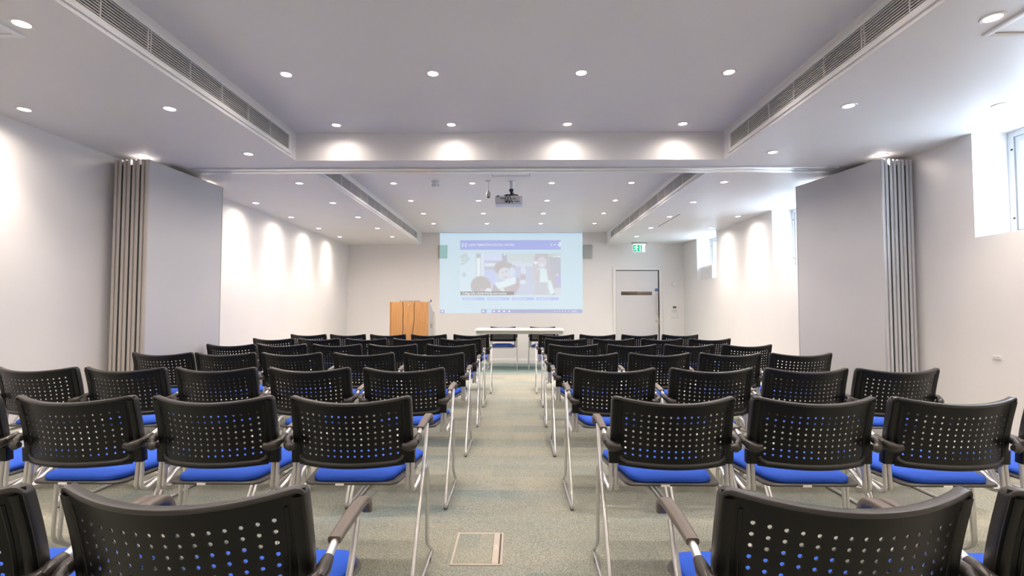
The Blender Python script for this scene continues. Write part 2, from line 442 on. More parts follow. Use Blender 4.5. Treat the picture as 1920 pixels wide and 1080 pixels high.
# ================================================================== DOWNLIGHTS
ORD = ['first', 'second', 'third', 'fourth', 'fifth', 'sixth', 'seventh', 'eighth', 'ninth']
ring_me = disc_me = None
def downlight(x, y, z, label, group, power=SPOT_W):
    global ring_me, disc_me
    t = thing('downlight', label, 'ceiling light', (x, y, z), 0, group)
    if y > 5: power *= 1.28           # the far half of the room burns a little brighter
    if y > 9: power *= 0.80
    if y < 2.8: power *= 0.55 if z > 2.6 else 0.95
    if z > 2.6 and 4 < y < 5: power *= 0.62
    if ring_me is None:
        bm = NB(); n = 28
        prof = [(0.0335, -0.0005), (0.035, -0.004), (0.046, -0.005), (0.050, -0.0005)]
        rings = [[bm.verts.new((r*math.cos(2*PI*k/n), r*math.sin(2*PI*k/n), zz)) for k in range(n)] for r, zz in prof]
        for a in range(4):
            A, B = rings[a], rings[(a+1) % 4]
            for k in range(n): bm.faces.new((A[k], A[(k+1) % n], B[(k+1) % n], B[k]))
        r = finish('trim_ring', bm, M['ring'], t)
        bm = NB(); lathe(bm, [(0.033, -0.0004), (0.033, -0.002), (0.02, -0.0035)], 0, 0, 24)
        d = finish('lamp', bm, M['lamp'], t)
        ring_me, disc_me = r.data, d.data
    else:
        for nm, me in (('trim_ring', ring_me), ('lamp', disc_me)):
            o = bpy.data.objects.new(nm, me); C.objects.link(o); o.parent = t
    l = bpy.data.lights.new('lamp_beam', 'SPOT'); l.energy = power; l.color = LAMP_COL
    l.spot_size = math.radians(92); l.spot_blend = 1.0; l.shadow_soft_size = 0.03
    o = bpy.data.objects.new('lamp_beam', l); C.objects.link(o); o.parent = t; o.location = (0, 0, -0.012)
    l = bpy.data.lights.new('lamp_spill', 'SPOT'); l.energy = SPILL_W*power/SPOT_W; l.color = LAMP_COL
    l.spot_size = math.radians(168); l.spot_blend = 1.0; l.shadow_soft_size = 0.035
    o = bpy.data.objects.new('lamp_spill', l); C.objects.link(o); o.parent = t; o.location = (0, 0, -0.014)
    return t
COLN = ['far left column', 'centre left column', 'centre right column', 'far right column']
for yi, y in enumerate((4.30, 3.35, 2.35, 1.35, 0.35, -0.65, -1.65)):
    for xi, x in enumerate((-1.58, -0.575, 0.435, 1.435)):
        where = 'row nearest the beam' if yi == 0 else '%s row back' % ORD[yi]
        downlight(x, y, ZC, 'round downlight, raised ceiling before the beam, %s, %s' % (where, COLN[xi]), 'downlights in the near raised ceiling')
for yi, y in enumerate((6.35, 7.39, 8.40, 9.41)):
    for xi, x in enumerate((-1.585, -0.575, 0.44, 1.455)):
        downlight(x, y, ZC, 'small downlight, raised ceiling beyond the beam, %s row, %s' % (ORD[yi], COLN[xi]), 'downlights in the far raised ceiling')
for yi, y in enumerate((9.35, 8.35, 7.32, 6.32, 5.31, 4.29, 3.30, 2.29, 1.3, 0.3, -0.7)):
    for nm, x in (('left lowered ceiling, wall column', -3.33), ('left lowered ceiling, grille column', -2.34),
                  ('right lowered ceiling, grille column', 2.20), ('right lowered ceiling, window column', 3.20)):
        if x == 3.20 and y > 9: continue
        xx = x
        if y > 5.8: xx = x + (0.03 if x > 0 else -0.01)
        yy = y
        if abs(x) > 3 and yi == 5: yy = 4.38
        downlight(xx, yy, ZS, 'downlight, %s, %s from the front wall' % (nm, (ORD+['tenth', 'eleventh'])[yi - (1 if x == 3.20 else 0)]), 'downlights in the lowered side ceilings')

# ================================================================== THE CHAIR
W2 = 0.2475; SAG = 0.070; LEAN = 0.055; ZB, ZT = 0.528, 0.800
def back_pt(x, v, t=0.0):
    """point on the rear face of the backrest; v 0 bottom 1 top, t depth forwards"""
    u = x/W2; k = 1-u*u
    zb = ZB - 0.006*k; zt = ZT - 0.024*k
    y = -SAG*k + LEAN*(1-v)**1.2 + 0.012*math.sin(PI*v)
    return Vector((x, y + t, zb + (zt-zb)*v))

def make_chair():
    root = bpy.data.objects.new('perforated_chair', None); C.objects.link(root)
    # ---- backrest shell with 15 x 8 holes
    bm = NB()
    NX, NZ = 15, 8; px = 0.0275
    xs = [-W2, -0.225] + [(-NX/2 + k)*px for k in range(NX+1)] + [0.225, W2]
    vs_ = [0.0, 0.07] + [0.105 + k*0.0935 for k in range(NZ+1)] + [0.93, 1.0]
    def P(x, v): return back_pt(x, v)
    grid = {}
    for i, x in enumerate(xs):
        for j, v in enumerate(vs_): grid[i, j] = bm.verts.new(P(x, v))
    for i in range(len(xs)-1):
        for j in range(len(vs_)-1):
            q = [grid[i, j], grid[i+1, j], grid[i+1, j+1], grid[i, j+1]]
            if 2 <= i < 2+NX and 2 <= j < 2+NZ:
                cx = (xs[i]+xs[i+1])/2; cv = (vs_[j]+vs_[j+1])/2
                rx = 0.0044; rv = 0.0044/0.26
                oc = []
                for k in range(8):
                    a = -PI/2 - PI/8 + k*PI/4      # starts on the bottom side, left
                    oc.append(bm.verts.new(P(cx + rx*1.08*math.cos(a), cv + rv*1.08*math.sin(a))))
                # oc[0],oc[1] bottom; 2,3 right; 4,5 top; 6,7 left
                bm.faces.new((q[0], q[1], oc[1], oc[0])); bm.faces.new((q[1], oc[2], oc[1]))
                bm.faces.new((q[1], q[2], oc[3], oc[2])); bm.faces.new((q[2], oc[4], oc[3]))
                bm.faces.new((q[2], q[3], oc[5], oc[4])); bm.faces.new((q[3], oc[6], oc[5]))
                bm.faces.new((q[3], q[0], oc[7], oc[6])); bm.faces.new((q[0], oc[0], oc[7]))
            else: bm.faces.new(q)
    base_faces = list(bm.faces); bedges = [e for e in bm.edges if len(e.link_faces) == 1]
    mp = {v: bm.verts.new(v.co + Vector((0, 0.004, 0))) for v in list(bm.verts)}
    for f in base_faces: bm.faces.new([mp[v] for v in reversed(f.verts)])
    for e in bedges:
        a, b_ = e.verts; bm.faces.new((a, b_, mp[b_], mp[a]))
    # deep rim that runs up one side, round the corner, along the top and down the other side
    def rim_pt(x, v): return back_pt(x, v, 0.0105)
    e = W2-0.004; cr = 0.016; cv = cr/0.27
    pts = [rim_pt(-e, k/10*(1-cv)) for k in range(11)]
    pts += [rim_pt(-e+cr*(1-math.cos(a_)), 1-cv+cv*math.sin(a_)) for a_ in (PI/8, PI/4, 3*PI/8, PI/2)]
    pts += [rim_pt(-e+cr+k*(2*e-2*cr)/20, 1.0) for k in range(1, 20)]
    pts += [rim_pt(e-cr*(1-math.cos(a_)), 1-cv+cv*math.sin(a_)) for a_ in (PI/2, 3*PI/8, PI/4, PI/8)]
    pts += [rim_pt(e, (1-k/10)*(1-cv)) for k in range(11)]
    nf = len(bm.faces)
    sweep(bm, pts, rrect(0.012, 0.027, 0.0045, 2), up=(0, 1, 0))
    # bottom lip
    pts = [back_pt(-0.205+k*0.41/20, 0.02, 0.004) for k in range(21)]
    pts = [back_pt(-0.212, 0.11, 0.0)] + [back_pt(-0.206, 0.055, 0.002)] + pts[1:-1] + [back_pt(0.206, 0.055, 0.002)] + [back_pt(0.212, 0.11, 0.0)]
    sweep(bm, pts, circ(0.0085, 8), up=(0, 1, 0))
    bm.faces.ensure_lookup_table()
    for f in bm.faces[nf:]: f.material_index = 1
    pts = [back_pt(-0.215+k*0.43/20, 0.0, 0.006) + Vector((0, 0, -0.004)) for k in range(21)]
    sweep(bm, pts, rrect(0.016, 0.018, 0.004, 1), up=(0, 0, 1))
    # side stiles
    for s in (-1, 1):
        pts = [back_pt(s*0.228, k/10, 0.010) for k in range(10)] + [back_pt(s*0.228, 0.965, 0.010)]
        pts[0] = pts[0] + Vector((0, 0, -0.004))
        sweep(bm, pts, rrect(0.036, 0.024, 0.007, 2), up=(0, 1, 0))
        pts = [back_pt(s*(0.214-0.004*(1-k/10)), k/10, 0.004) for k in range(1, 10)]
        sweep(bm, pts, rrect(0.010, 0.014, 0.004, 1), up=(0, 1, 0))
        # socket that takes the upright
        pts = [back_pt(s*0.231, 0.0, 0.010) + Vector((0, 0, 0.05)), back_pt(s*0.231, 0.0, 0.012) + Vector((0, 0.002, -0.006))]
        sweep(bm, pts, rrect(0.050, 0.036, 0.006, 2), up=(0, 1, 0))
    back = finish('backrest', bm, [M['plastic'], M['rim']], root, 40)
    # ---- seat pan and cushion
    def outline(inset, n=10, y0=0.020, y1=0.465, w0=0.196, w1=0.240, R0=0.035, bul=0.022):
        y0 += inset; y1 -= inset; w0 -= inset; w1 -= inset; R0 = max(0.012, R0-inset*0.9); R1_ = max(0.012, 0.075-inset*0.9)
        out = []; R1 = R1_
        for sx, yy, ww, R, a0 in ((1, y0, w0, R0, -PI/2), (1, y1, w1, R1, 0), (-1, y1, w1, R1, PI/2), (-1, y0, w0, R0, PI)):
            cx = sx*(ww-R); cy = yy + (R if yy == y0 else -R)
            for k in range(n+1):
                a = a0 + PI/2*k/n; out.append((cx+R*math.cos(a), cy+R*math.sin(a)))
        # bulge of the rear and front edge
        return [(x, y - (bul*(1-(x/w0)**2) if y < 0.1 and abs(x) < w0 else 0)) for x, y in out]
    def seat_z(x, y):
        return 0.454 - 0.012*math.cos((y-0.2)*5.0) - 0.14*max(0, y-0.36)**1.0*0.6 + 0.05*x*x
    def slab(bm, rings, **kw):
        """rings: (inset, dz) from bottom to the top centre"""
        prev = None; first = None
        for inset, dz in rings:
            o_ = outline(inset, **kw)
            r_ = [bm.verts.new((x, y, seat_z(x, y)+dz)) for x, y in o_]
            if prev:
                for k in range(len(r_)): bm.faces.new((prev[k], prev[(k+1) % len(r_)], r_[(k+1) % len(r_)], r_[k]))
            else: first = r_
            prev = r_
        return first, prev
    bm = NB()
    f0, f1 = slab(bm, [(0.03, -0.013), (0.004, -0.012), (0, -0.008), (0, -0.004), (0.004, 0.0), (0.03, 0.0)])
    bm.faces.new(f0); bm.faces.new(f1)
    finish('seat_pan', bm, M['pan'], root)
    bm = NB()
    f0, f1 = slab(bm, [(0.022, 0.0), (0.017, 0.006), (0.016, 0.014), (0.020, 0.022), (0.034, 0.029), (0.065, 0.034), (0.10, 0.037), (0.135, 0.038)], w0=0.186, w1=0.243, R0=0.07, y0=0.012, bul=0.016)
    bm.faces.new(f0); bm.faces.new(f1)
    finish('seat_cushion', bm, M['blue'], root, 60)
    bm = NB(); box(bm, -0.055, -0.020, -0.0035, -0.0015, 0.441, 0.449)
    o = finish('care_tag', bm, M['tag'], root); o['label'] = 'small white tag'
    # ---- side frames, arms
    for s in (-1, 1):
        bm = NB()
        bot = back_pt(0.231, 0, 0.012)
        pts = [(s*0.246, bot.y+0.002, 0.54), (s*0.248, bot.y-0.008, 0.415), (s*0.250, 0.075, 0.400), (s*0.268, 0.19, 0.445), (s*0.270, 0.262, 0.452),
               (s*0.272, 0.262, 0.36), (s*0.275, 0.250, 0.10), (s*0.2755, 0.375, 0.012), (s*0.277, 0.385, 0.0095), (s*0.277, 0.33, 0.0095),
               (s*0.277, -0.115, 0.0095), (s*0.2755, -0.125, 0.03), (s*0.272, 0.225, 0.56), (s*0.270, 0.262, 0.632)]
        pp = rounded(pts[:8], 0.035, 6)[:-1] + rounded(pts[7:], 0.02, 5)
        clean = [pp[0]]
        for p in pp[1:]:
            if (p-clean[-1]).length > 0.0015: clean.append(p)
        sweep(bm, clean, circ(0.0085, 8))
        fr = finish('sled_leg', bm, M['tube'], root, 60)
        for gy in (0.28, -0.10):
            bm = NB(); box(bm, s*0.277-0.009, s*0.277+0.009, gy-0.018, gy+0.018, 0.0, 0.014, 0.003)
            finish('floor_glide', bm, M['glide'], fr)
        bm = NB()     # inner upright tube, running under the seat to the front
        pts = [(s*0.228, bot.y+0.002, 0.54), (s*0.228, bot.y-0.008, 0.412), (s*0.218, 0.08, 0.407), (s*0.205, 0.36, 0.412), (0.0, 0.375, 0.412)]
        sweep(bm, rounded(pts, 0.035, 6), circ(0.0095, 8))
        finish('back_upright', bm, M['upright'], root, 60)
        # arm pad
        bm = NB()
        pts = rounded([(s*0.266, 0.118, 0.643), (s*0.267, 0.24, 0.657), (s*0.268, 0.328, 0.659), (s*0.268, 0.356, 0.615)], 0.025, 6)
        sweep(bm, pts, rrect(0.033, 0.019, 0.006, 2), up=(0, 0.15, 1), scales=[0.9]+[1]*(len(pts)-2)+[0.8])
        pad = finish('armrest', bm, M['armpad'], root, 50)
        bm = NB()
        sweep(bm, [(s*0.268, 0.052, 0.615), (s*0.266, 0.124, 0.639)], circ(0.0095, 10)); finish('arm_tube', bm, M['tube'], pad, 60)
        # bracket: teardrop on the rear of the stile, ring at the pivot
        bm = NB()
        pts = rounded([(s*0.216, -0.010, 0.603), (s*0.240, -0.006, 0.597), (s*0.262, 0.012, 0.604), (s*0.270, 0.040, 0.618)], 0.02, 5)
        n_ = len(pts)
        sweep(bm, pts, circ(0.0145, 10, 0.0175), scales=[0.45+1.0*math.sin(PI*min(1, (k/(n_-1))*0.75+0.12))*0.75 for k in range(n_)])
        pts = [(s*0.270, 0.022, 0.610), (s*0.270, 0.045, 0.617), (s*0.269, 0.075, 0.625)]
        sweep(bm, pts, circ(0.0145, 12), scales=[0.8, 1.15, 0.85])
        br = finish('arm_bracket', bm, M['bracket'], root, 60)
        bm = NB(); n = 14
        A = [[bm.verts.new((s*(0.277) + rr*0.35*s, 0.044 + (0.0095+rr*math.cos(q))*math.cos(2*PI*k/n), 0.6165 + (0.0125+rr*math.cos(q))*math.sin(2*PI*k/n)) if False else
              (s*0.2755 + 0.003*math.sin(q)*s, 0.044 + (0.010+0.003*math.cos(q))*math.cos(2*PI*k/n), 0.6165 + (0.012+0.003*math.cos(q))*math.sin(2*PI*k/n))) for k in range(n)] for q in [2*PI*j/6 for j in range(6)] for rr in (0,)]
        for a in range(6):
            for k in range(n): bm.faces.new((A[a][k], A[a][(k+1) % n], A[(a+1) % 6][(k+1) % n], A[(a+1) % 6][k]))
        finish('pivot_ring', bm, M['armpad'], br)
    return root

def copy_tree(o, parent=None):
    c = o.copy(); C.objects.link(c)
    if parent: c.parent = parent
    for ch in list(o.children): copy_tree(ch, c)
    return c

proto = make_chair(); used = [False]
def place_chair(x, y, rz, label, group):
    c = copy_tree(proto) if used[0] else proto
    used[0] = True
    c.location = (x, y, 0); c.rotation_euler = (0, 0, rz)
    tag(c, label, 'chair', group)
    return c

ROWS = [
 (1.02, [-0.675, -1.245], [0.655, 1.225]),
 (2.06, [-0.684, -1.250, -1.820, -2.395], [0.635, 1.203, 1.764, 2.325]),
 (3.05, [-0.690, -1.265, -1.840, -2.395, -2.940], [0.590, 1.170, 1.740, 2.285]),
 (4.08, [-0.680, -1.250, -1.840, -2.385, -2.900], [0.570, 1.150, 1.720, 2.287]),
 (5.05, [-0.670, -1.257, -1.820, -2.375, -2.895], [0.560, 1.150, 1.720, 2.294]),
 (6.03, [-0.680, -1.250, -1.820, -2.390, -2.940], [0.577, 1.155, 1.730, 2.300]),
 (6.97, [-0.640, -1.230, -1.800, -2.360, -2.910], [0.540, 1.110, 1.690, 2.250])]
RN = ['nearest row', 'second row from the camera', 'third row from the camera', 'fourth row from the camera', 'fifth row from the camera', 'sixth row from the camera', 'farthest row']
SN = ['aisle seat', 'second seat from the aisle', 'third seat from the aisle', 'fourth seat from the aisle', 'fifth seat from the aisle']
for ri, (y, lx, rx) in enumerate(ROWS):
    for side, arr in (('left', lx), ('right', rx)):
        for k, x in enumerate(arr):
            place_chair(x, y, math.radians(random.uniform(-0.6, 0.6)), 'black perforated chair, %s, %s, %s block' % (SN[k], RN[ri], side), 'audience chairs in rows')
place_chair(-0.280, 9.86, PI, 'chair behind the white table, the one on the lectern side', 'chairs behind the front table')
place_chair(0.495, 9.86, PI, 'chair behind the white table, the one on the door side', 'chairs behind the front table')

# ================================================================== TABLE AT THE FRONT
t = thing('meeting_table', 'long white table with grey apron in front of the projected picture', 'table', (0.04, 9.22, 0))
bm = NB(); box(bm, -0.82, 0.82, 0.0, 0.70, 0.742, 0.775, 0.006); finish('tabletop', bm, M['table'], t)
bm = NB(); box(bm, -0.80, 0.80, 0.03, 0.048, 0.685, 0.742, 0.002); finish('apron', bm, M['apron'], t)
for sx in (-0.755, 0.755):
    for sy in (0.06, 0.64):
        bm = NB(); box(bm, sx-0.02, sx+0.02, sy-0.02, sy+0.02, 0, 0.742, 0.003); finish('leg', bm, M['table'], t)

# ================================================================== LECTERN
t = thing('lectern', 'tall beech lectern with silver side beside the projected picture', 'lectern', (-1.935, 8.95, 0))
bm = NB(); box(bm, -0.345, 0.345, 0.0, 0.02, 0.03, 1.275, 0.003); finish('front_panel', bm, M['wood'], t)
side = [(0.02, 0.03), (0.58, 0.03), (0.58, 1.06), (0.30, 1.20), (0.02, 1.268)]
bm = NB(); poly_prism(bm, side, 'x', 0.325, 0.345); o = finish('side_panel', bm, M['silver_panel'], t, 20); o['label'] = 'silver side panel'
bm = NB(); poly_prism(bm, side, 'x', -0.345, -0.325); finish('side_panel', bm, M['wood'], t, 20)
bm = NB(); poly_prism(bm, [(0.02, 1.262), (0.30, 1.194), (0.58, 1.054), (0.58, 1.034), (0.30, 1.174), (0.02, 1.242)], 'x', -0.325, 0.325); finish('desk_top', bm, M['wood'], t, 20)
bm = NB(); box(bm, -0.325, 0.325, 0.54, 0.56, 0.03, 1.03); finish('back_panel', bm, M['wood'], t, 0)
bm = NB(); box(bm, -0.345, -0.330, -0.012, 0.0, 0.03, 1.275, 0.002); finish('edge_strip', bm, M['wood'], t)
bm = NB(); box(bm, -0.33, 0.33, 0.03, 0.55, 0, 0.03); finish('plinth', bm, M['black'], t)
bm = NB()
for a in range(4):
    for c_ in range(4): box(bm, 0.3452, 0.347, 0.20+a*0.055, 0.235+a*0.055, 0.80+c_*0.02, 0.810+c_*0.02)
finish('vent_slots', bm, M['black'], t, 0)
bm = NB(); lathe(bm, [(0.012, 0), (0.016, 0.008), (0.010, 0.016)], 0, 0, 14); o = finish('knob', bm, M['silver_panel'], t); o.location = (-0.003, 0.0, 1.215); o.rotation_euler = (PI/2, 0, 0)
for nm, pts, lab in (('cable', [(-0.115, -0.006, 1.262), (-0.10, -0.008, 1.18), (-0.112, -0.008, 0.95), (-0.102, -0.008, 0.80), (-0.13, -0.008, 0.60), (-0.13, -0.02, 0.35), (-0.12, -0.06, 0.0065)], 'thin black cable hanging down the lectern front, nearer its left edge'),
                ('cable', [(0.10, -0.006, 1.262), (0.085, -0.008, 1.17), (0.095, -0.008, 0.97), (0.085, -0.008, 0.88), (0.06, -0.008, 0.70), (0.03, -0.008, 0.45), (0.03, -0.03, 0.20), (0.02, -0.07, 0.0065)], 'thin black cable down the middle of the lectern front, nearer the silver side')):
    bm = NB(); sweep(bm, rounded([(-1.935+p[0], 8.95+p[1], p[2]) for p in pts], 0.06, 5), circ(0.0035, 6))
    tag(finish(nm, bm, M['black'], None, 60), lab, 'cable', 'cables on the lectern')
bm = NB(); sweep(bm, rounded([(-1.585, 9.50, 1.10), (-1.575, 9.54, 1.03), (-1.572, 9.55, 0.8), (-1.578, 9.55, 0.3), (-1.585, 9.60, 0.006)], 0.08, 5), circ(0.0035, 6))
tag(finish('cable', bm, M['black'], None, 60), 'thin cable hanging behind the silver side of the lectern', 'cable')
t = thing('lectern_screen', 'flat grey-brown screen lying on top of the lectern', 'monitor', (-1.94, 9.03, 1.262))
bm = NB(); box(bm, -0.185, 0.185, 0, 0.016, 0.0, 0.050, 0.006); finish('display_case', bm, M['laptop'], t)
bm = NB(); box(bm, -0.17, 0.17, 0.016, 0.018, 0.008, 0.044); finish('display', bm, M['black'], t)
for o in (t,): o.location.z = 1.249
t = thing('gooseneck_microphone', 'tiny black microphone on the right corner of the lectern', 'microphone', (-1.60, 9.06, 1.258))
bm = NB(); lathe(bm, [(0.014, -0.002), (0.014, 0.008), (0.004, 0.012)], 0, 0, 12); finish('base', bm, M['black'], t)
bm = NB(); tube(bm, [(0, 0, 0.01), (0.01, 0, 0.03), (0.035, -0.01, 0.035)], 0.003, 6, 0.01); finish('neck', bm, M['black'], t)
bm = NB(); lathe(bm, [(0.004, -0.022), (0.008, -0.014), (0.008, 0.018), (0.003, 0.024)], 0, 0, 10); o = finish('microphone_head', bm, M['black'], t); o.location = (0.04, -0.01, 0.035)

# ================================================================== PROJECTED PICTURE
PX0, PX1, PZ0, PZ1 = -1.638, 1.376, 1.050, 2.748
PW = PX1-PX0
t = thing('projected_picture', 'bright pale blue web page projected on the front wall', 'projection', (0, YF, 0))
def U(px): return PX0 + (px-825.0)/268.0*PW                 # from photo columns to wall metres
def V(py): return PZ1 - (py-437.5)/150.0*(PZ1-PZ0)
def flat(name, x0, x1, y0, y1, material, lay=1, parent=None):
    bm = NB(); box(bm, U(x0), U(x1), -0.003-0.0008*lay, -0.003-0.0008*lay+0.0006, V(y1), V(y0))
    return finish(name, bm, material, parent or t, 0)
bm = NB(); box(bm, PX0, PX1, -0.003, -0.0005, PZ0, PZ1); finish('page_background', bm, screen('beam_white', (0.48, 0.63, 0.72), 1.0), t, 0)
s_top = screen('beam_sky', (0.42, 0.61, 0.78), 1.0)
s_bar = screen('beam_violet', (0.36, 0.42, 0.82), 0.85)
s_bar2 = screen('beam_violet_pale', (0.42, 0.50, 0.86), 0.85)
s_white = screen('beam_bright', (0.62, 0.70, 0.78), 1.0)
s_grey = screen('beam_grey', (0.24, 0.24, 0.25), 0.8)
s_lcyan = screen('beam_line', (0.50, 0.60, 0.80), 0.9)
flat('browser_bar', 826, 1092.5, 438, 442.5, s_top)
flat('header_band', 863.2, 1052, 450.8, 468.6, s_bar)
text_mesh('header_text', 'GREEN TEMPLETON COLLEGE | OXFORD', 0.066, s_white, t, (U(878.5), -0.0048, V(459.8)), sx=0.80, bold=0.001)
# crest mark: four rounded quarters
bm = NB()
for cx, cy in ((868.4, 457.2), (873.2, 457.2), (868.4, 462.2), (873.2, 462.2)):
    sx_ = 1 if cx > 871 else -1; sy_ = 1 if cy > 459 else -1
    box(bm, U(cx-1.9), U(cx+1.9), -0.0052, -0.0046, V(cy-1.9*sy_-0.35), V(cy-1.9*sy_+0.35))
    box(bm, U(cx+1.6*sx_-0.4), U(cx+1.6*sx_+0.4), -0.0052, -0.0046, V(cy+1.8), V(cy-1.8))
    box(bm, U(cx-0.8), U(cx+0.8), -0.0052, -0.0046, V(cy+0.8), V(cy-0.8))
finish('crest_mark', bm, s_white, t, 0)
bm = NB()
for cx in (1034.8, 1041.0): 
    bmv = [bm.verts.new((U(cx)+0.017*math.cos(k*PI/4), -0.0048, V(459.3)+0.02*math.sin(k*PI/4))) for k in range(8)]; bm.faces.new(bmv)
box(bm, U(1046), U(1049), -0.0052, -0.0046, V(460.5), V(458.6)); box(bm, U(1048.5), U(1052.5), -0.0052, -0.0046, V(463), V(454.5))
finish('header_icons', bm, s_white, t, 0)

# the page's photograph, coloured on a fine grid
def photo_colours(nx, nz):
    X, Y = np.meshgrid(np.linspace(0, 189, nx), np.linspace(0, 77, nz))      # in photo pixels, y down
    img = np.empty((nz, nx, 3)); img[:] = (222, 232, 242)
    def sm(d, s=2.4): return np.clip(0.5 - d/s, 0, 1)
    def put(mask, col, a=1.0):
        nonlocal img
        mk = (mask*a)[..., None]; img = img*(1-mk) + np.array(col, float)*mk
    def ell(cx, cy, rx, ry, col, rot=0, a=1.0, s=2.4):
        c, s_ = math.cos(rot), math.sin(rot); dx, dy = X-cx, Y-cy
        u, v = c*dx+s_*dy, -s_*dx+c*dy
        put(sm((np.sqrt((u/rx)**2+(v/ry)**2)-1)*min(rx, ry), s), col, a)
    def rect(x0, x1, y0, y1, col, a=1.0, s=1.9):
        put(sm(np.maximum(np.maximum(x0-X, X-x1), np.maximum(y0-Y, Y-y1)), s), col, a)
    def poly(pts, col, a=1.0, s=1.9):
        inside = np.zeros(X.shape, bool); dist = np.full(X.shape, 1e9)
        for (x0, y0), (x1, y1) in zip(pts, pts[1:]+pts[:1]):
            c = ((y0 > Y) != (y1 > Y)) & (X < (x1-x0)*(Y-y0)/((y1-y0) or 1e-9)+x0); inside ^= c
            L2 = (x1-x0)**2+(y1-y0)**2; tt = np.clip(((X-x0)*(x1-x0)+(Y-y0)*(y1-y0))/L2, 0, 1)
            dist = np.minimum(dist, np.hypot(X-x0-tt*(x1-x0), Y-y0-tt*(y1-y0)))
        put(sm(np.where(inside, -dist, dist), s), col, a)
    # pale window wall on the left with a plant and two curtains
    rect(-5, 46, -5, 80, (222, 234, 243))
    for cx, cy, r in ((3, 6, 4), (9, 3, 5), (14, 9, 4), (6, 12, 4), (12, 14, 3), (4, 19, 3), (9, 18, 2)): ell(cx, cy, r, r*0.7, (205, 214, 214), a=0.9)
    rect(30, 39, -5, 8, (205, 204, 204)); rect(31, 38, 8, 50, (236, 244, 247)); rect(30, 31.2, 8, 50, (212, 212, 212)); rect(38, 39.2, 8, 50, (212, 214, 218)); rect(40, 45, -5, 80, (229, 232, 246))
    # room behind
    rect(45, 195, -5, 80, (214, 220, 236)); rect(46, 80, -5, 14, (222, 226, 246)); rect(46, 80, 13, 17, (206, 209, 224)); rect(47, 66, 18, 24, (230, 236, 246)); rect(46, 68, 24, 30, (212, 208, 214)); rect(46, 66, 32, 60, (212, 216, 242))
    rect(88, 140, -5, 18, (217, 223, 226)); rect(100, 140, 18, 80, (211, 214, 230)); rect(100, 136, 17, 24, (222, 228, 236)); rect(79, 88, -5, 20, (201, 199, 210)); rect(82, 86, 0, 3, (236, 240, 250))
    rect(168, 195, 6, 80, (204, 203, 212)); rect(150, 195, -5, 6, (214, 219, 220)); rect(181, 195, 40, 60, (206, 200, 230)); rect(178, 195, 64, 80, (221, 222, 232))
    # child seen from behind
    ell(39, 60, 19, 18, (203, 197, 198)); ell(41, 68, 3, 3, (222, 206, 206)); ell(53, 69, 6, 4.5, (233, 238, 244))
    # boy leaning over the table in a dark jumper with a white sleeve
    poly([(63, 58), (84, 48), (100, 44), (112, 48), (112, 60), (104, 77), (58, 77)], (206, 197, 201))
    ell(80, 27, 16, 13, (205, 197, 199)); ell(92, 26, 12, 8, (205, 198, 202)); ell(84, 38, 12, 12, (225, 226, 232)); ell(98, 34, 6, 9, (222, 228, 242))
    ell(87, 33, 2.0, 1.2, (200, 205, 210)); ell(80, 35, 1.6, 1.0, (206, 206, 212)); ell(85, 44, 3.5, 1.2, (212, 208, 214))
    poly([(64, 55), (78, 52), (102, 43), (108, 49), (104, 56), (88, 62), (72, 66)], (232, 240, 246)); ell(79, 67, 5, 3.2, (230, 236, 236), rot=0.5)
    rect(105, 111, 45, 56, (206, 199, 204))
    # raised arm with dark cuff
    poly([(96, 16), (110, 12), (121, 18), (123, 34), (116, 32), (112, 22), (98, 22)], (222, 226, 236)); ell(119, 32, 5, 8, (224, 228, 240)); ell(118, 44, 5.5, 6, (205, 198, 202)); ell(118, 53, 6, 4, (226, 232, 240))
    # girl standing on the right, long hair, white top, checked skirt
    ell(153, 9, 14, 13, (208, 203, 206)); poly([(140, 14), (149, 12), (148, 44), (143, 60), (136, 50), (137, 28)], (216, 212, 217)); poly([(158, 16), (167, 12), (170, 40), (174, 62), (166, 56), (160, 34)], (210, 205, 210))
    ell(154, 16, 8.5, 10, (226, 222, 228)); ell(150, 14, 1.6, 0.8, (205, 204, 210)); ell(157, 14, 1.6, 0.8, (205, 204, 210)); ell(153.5, 21, 3.5, 1.3, (238, 238, 240)); ell(142, 17, 3.5, 3, (236, 240, 242))
    poly([(146, 28), (162, 28), (166, 54), (145, 54)], (228, 238, 240)); poly([(146, 30), (150, 30), (149, 54), (143, 54)], (214, 208, 212)); 
    poly([(141, 52), (163, 54), (168, 80), (136, 80)], (214, 217, 224))
    chk = ((np.floor(X/1.6) + np.floor(Y/1.6)) % 2) * ((X > 138) & (X < 165) & (Y > 55) & (np.abs(X-152) < 9+(Y-50)*0.2)); put(chk.astype(float), (203, 202, 206), 0.8)
    poly([(165, 50), (170, 50), (178, 72), (170, 77), (166, 66)], (231, 240, 241))
    for cx in (177, 183, 187): rect(cx-1.6, cx+1.6, 4.4, 6.6, (244, 248, 250))
    # arrows
    rr = np.abs(np.hypot(X-7.5, Y-39.5)-3.2); put(sm(rr-0.5, 0.8), (190, 202, 212)); poly([(6, 39.5), (9, 37), (9, 42)], (190, 202, 212)); poly([(181, 37), (184, 39.5), (181, 42), (182, 39.5)], (244, 247, 252))
    return np.clip(img, 0, 255)/255.0
nx, nz = 300, 124
cols = photo_colours(nx, nz)
lin = np.where(cols <= 0.04045, cols/12.92, ((cols+0.055)/1.055)**2.4)
me = bpy.data.meshes.new('page_photograph')
gx = np.linspace(U(863.2), U(1052), nx); gz = np.linspace(V(476), V(553), nz)
XX, ZZ = np.meshgrid(gx, gz)
verts = np.stack([XX, np.full_like(XX, -0.0042), ZZ], -1).reshape(-1, 3)
idx = np.arange(nx*nz).reshape(nz, nx)
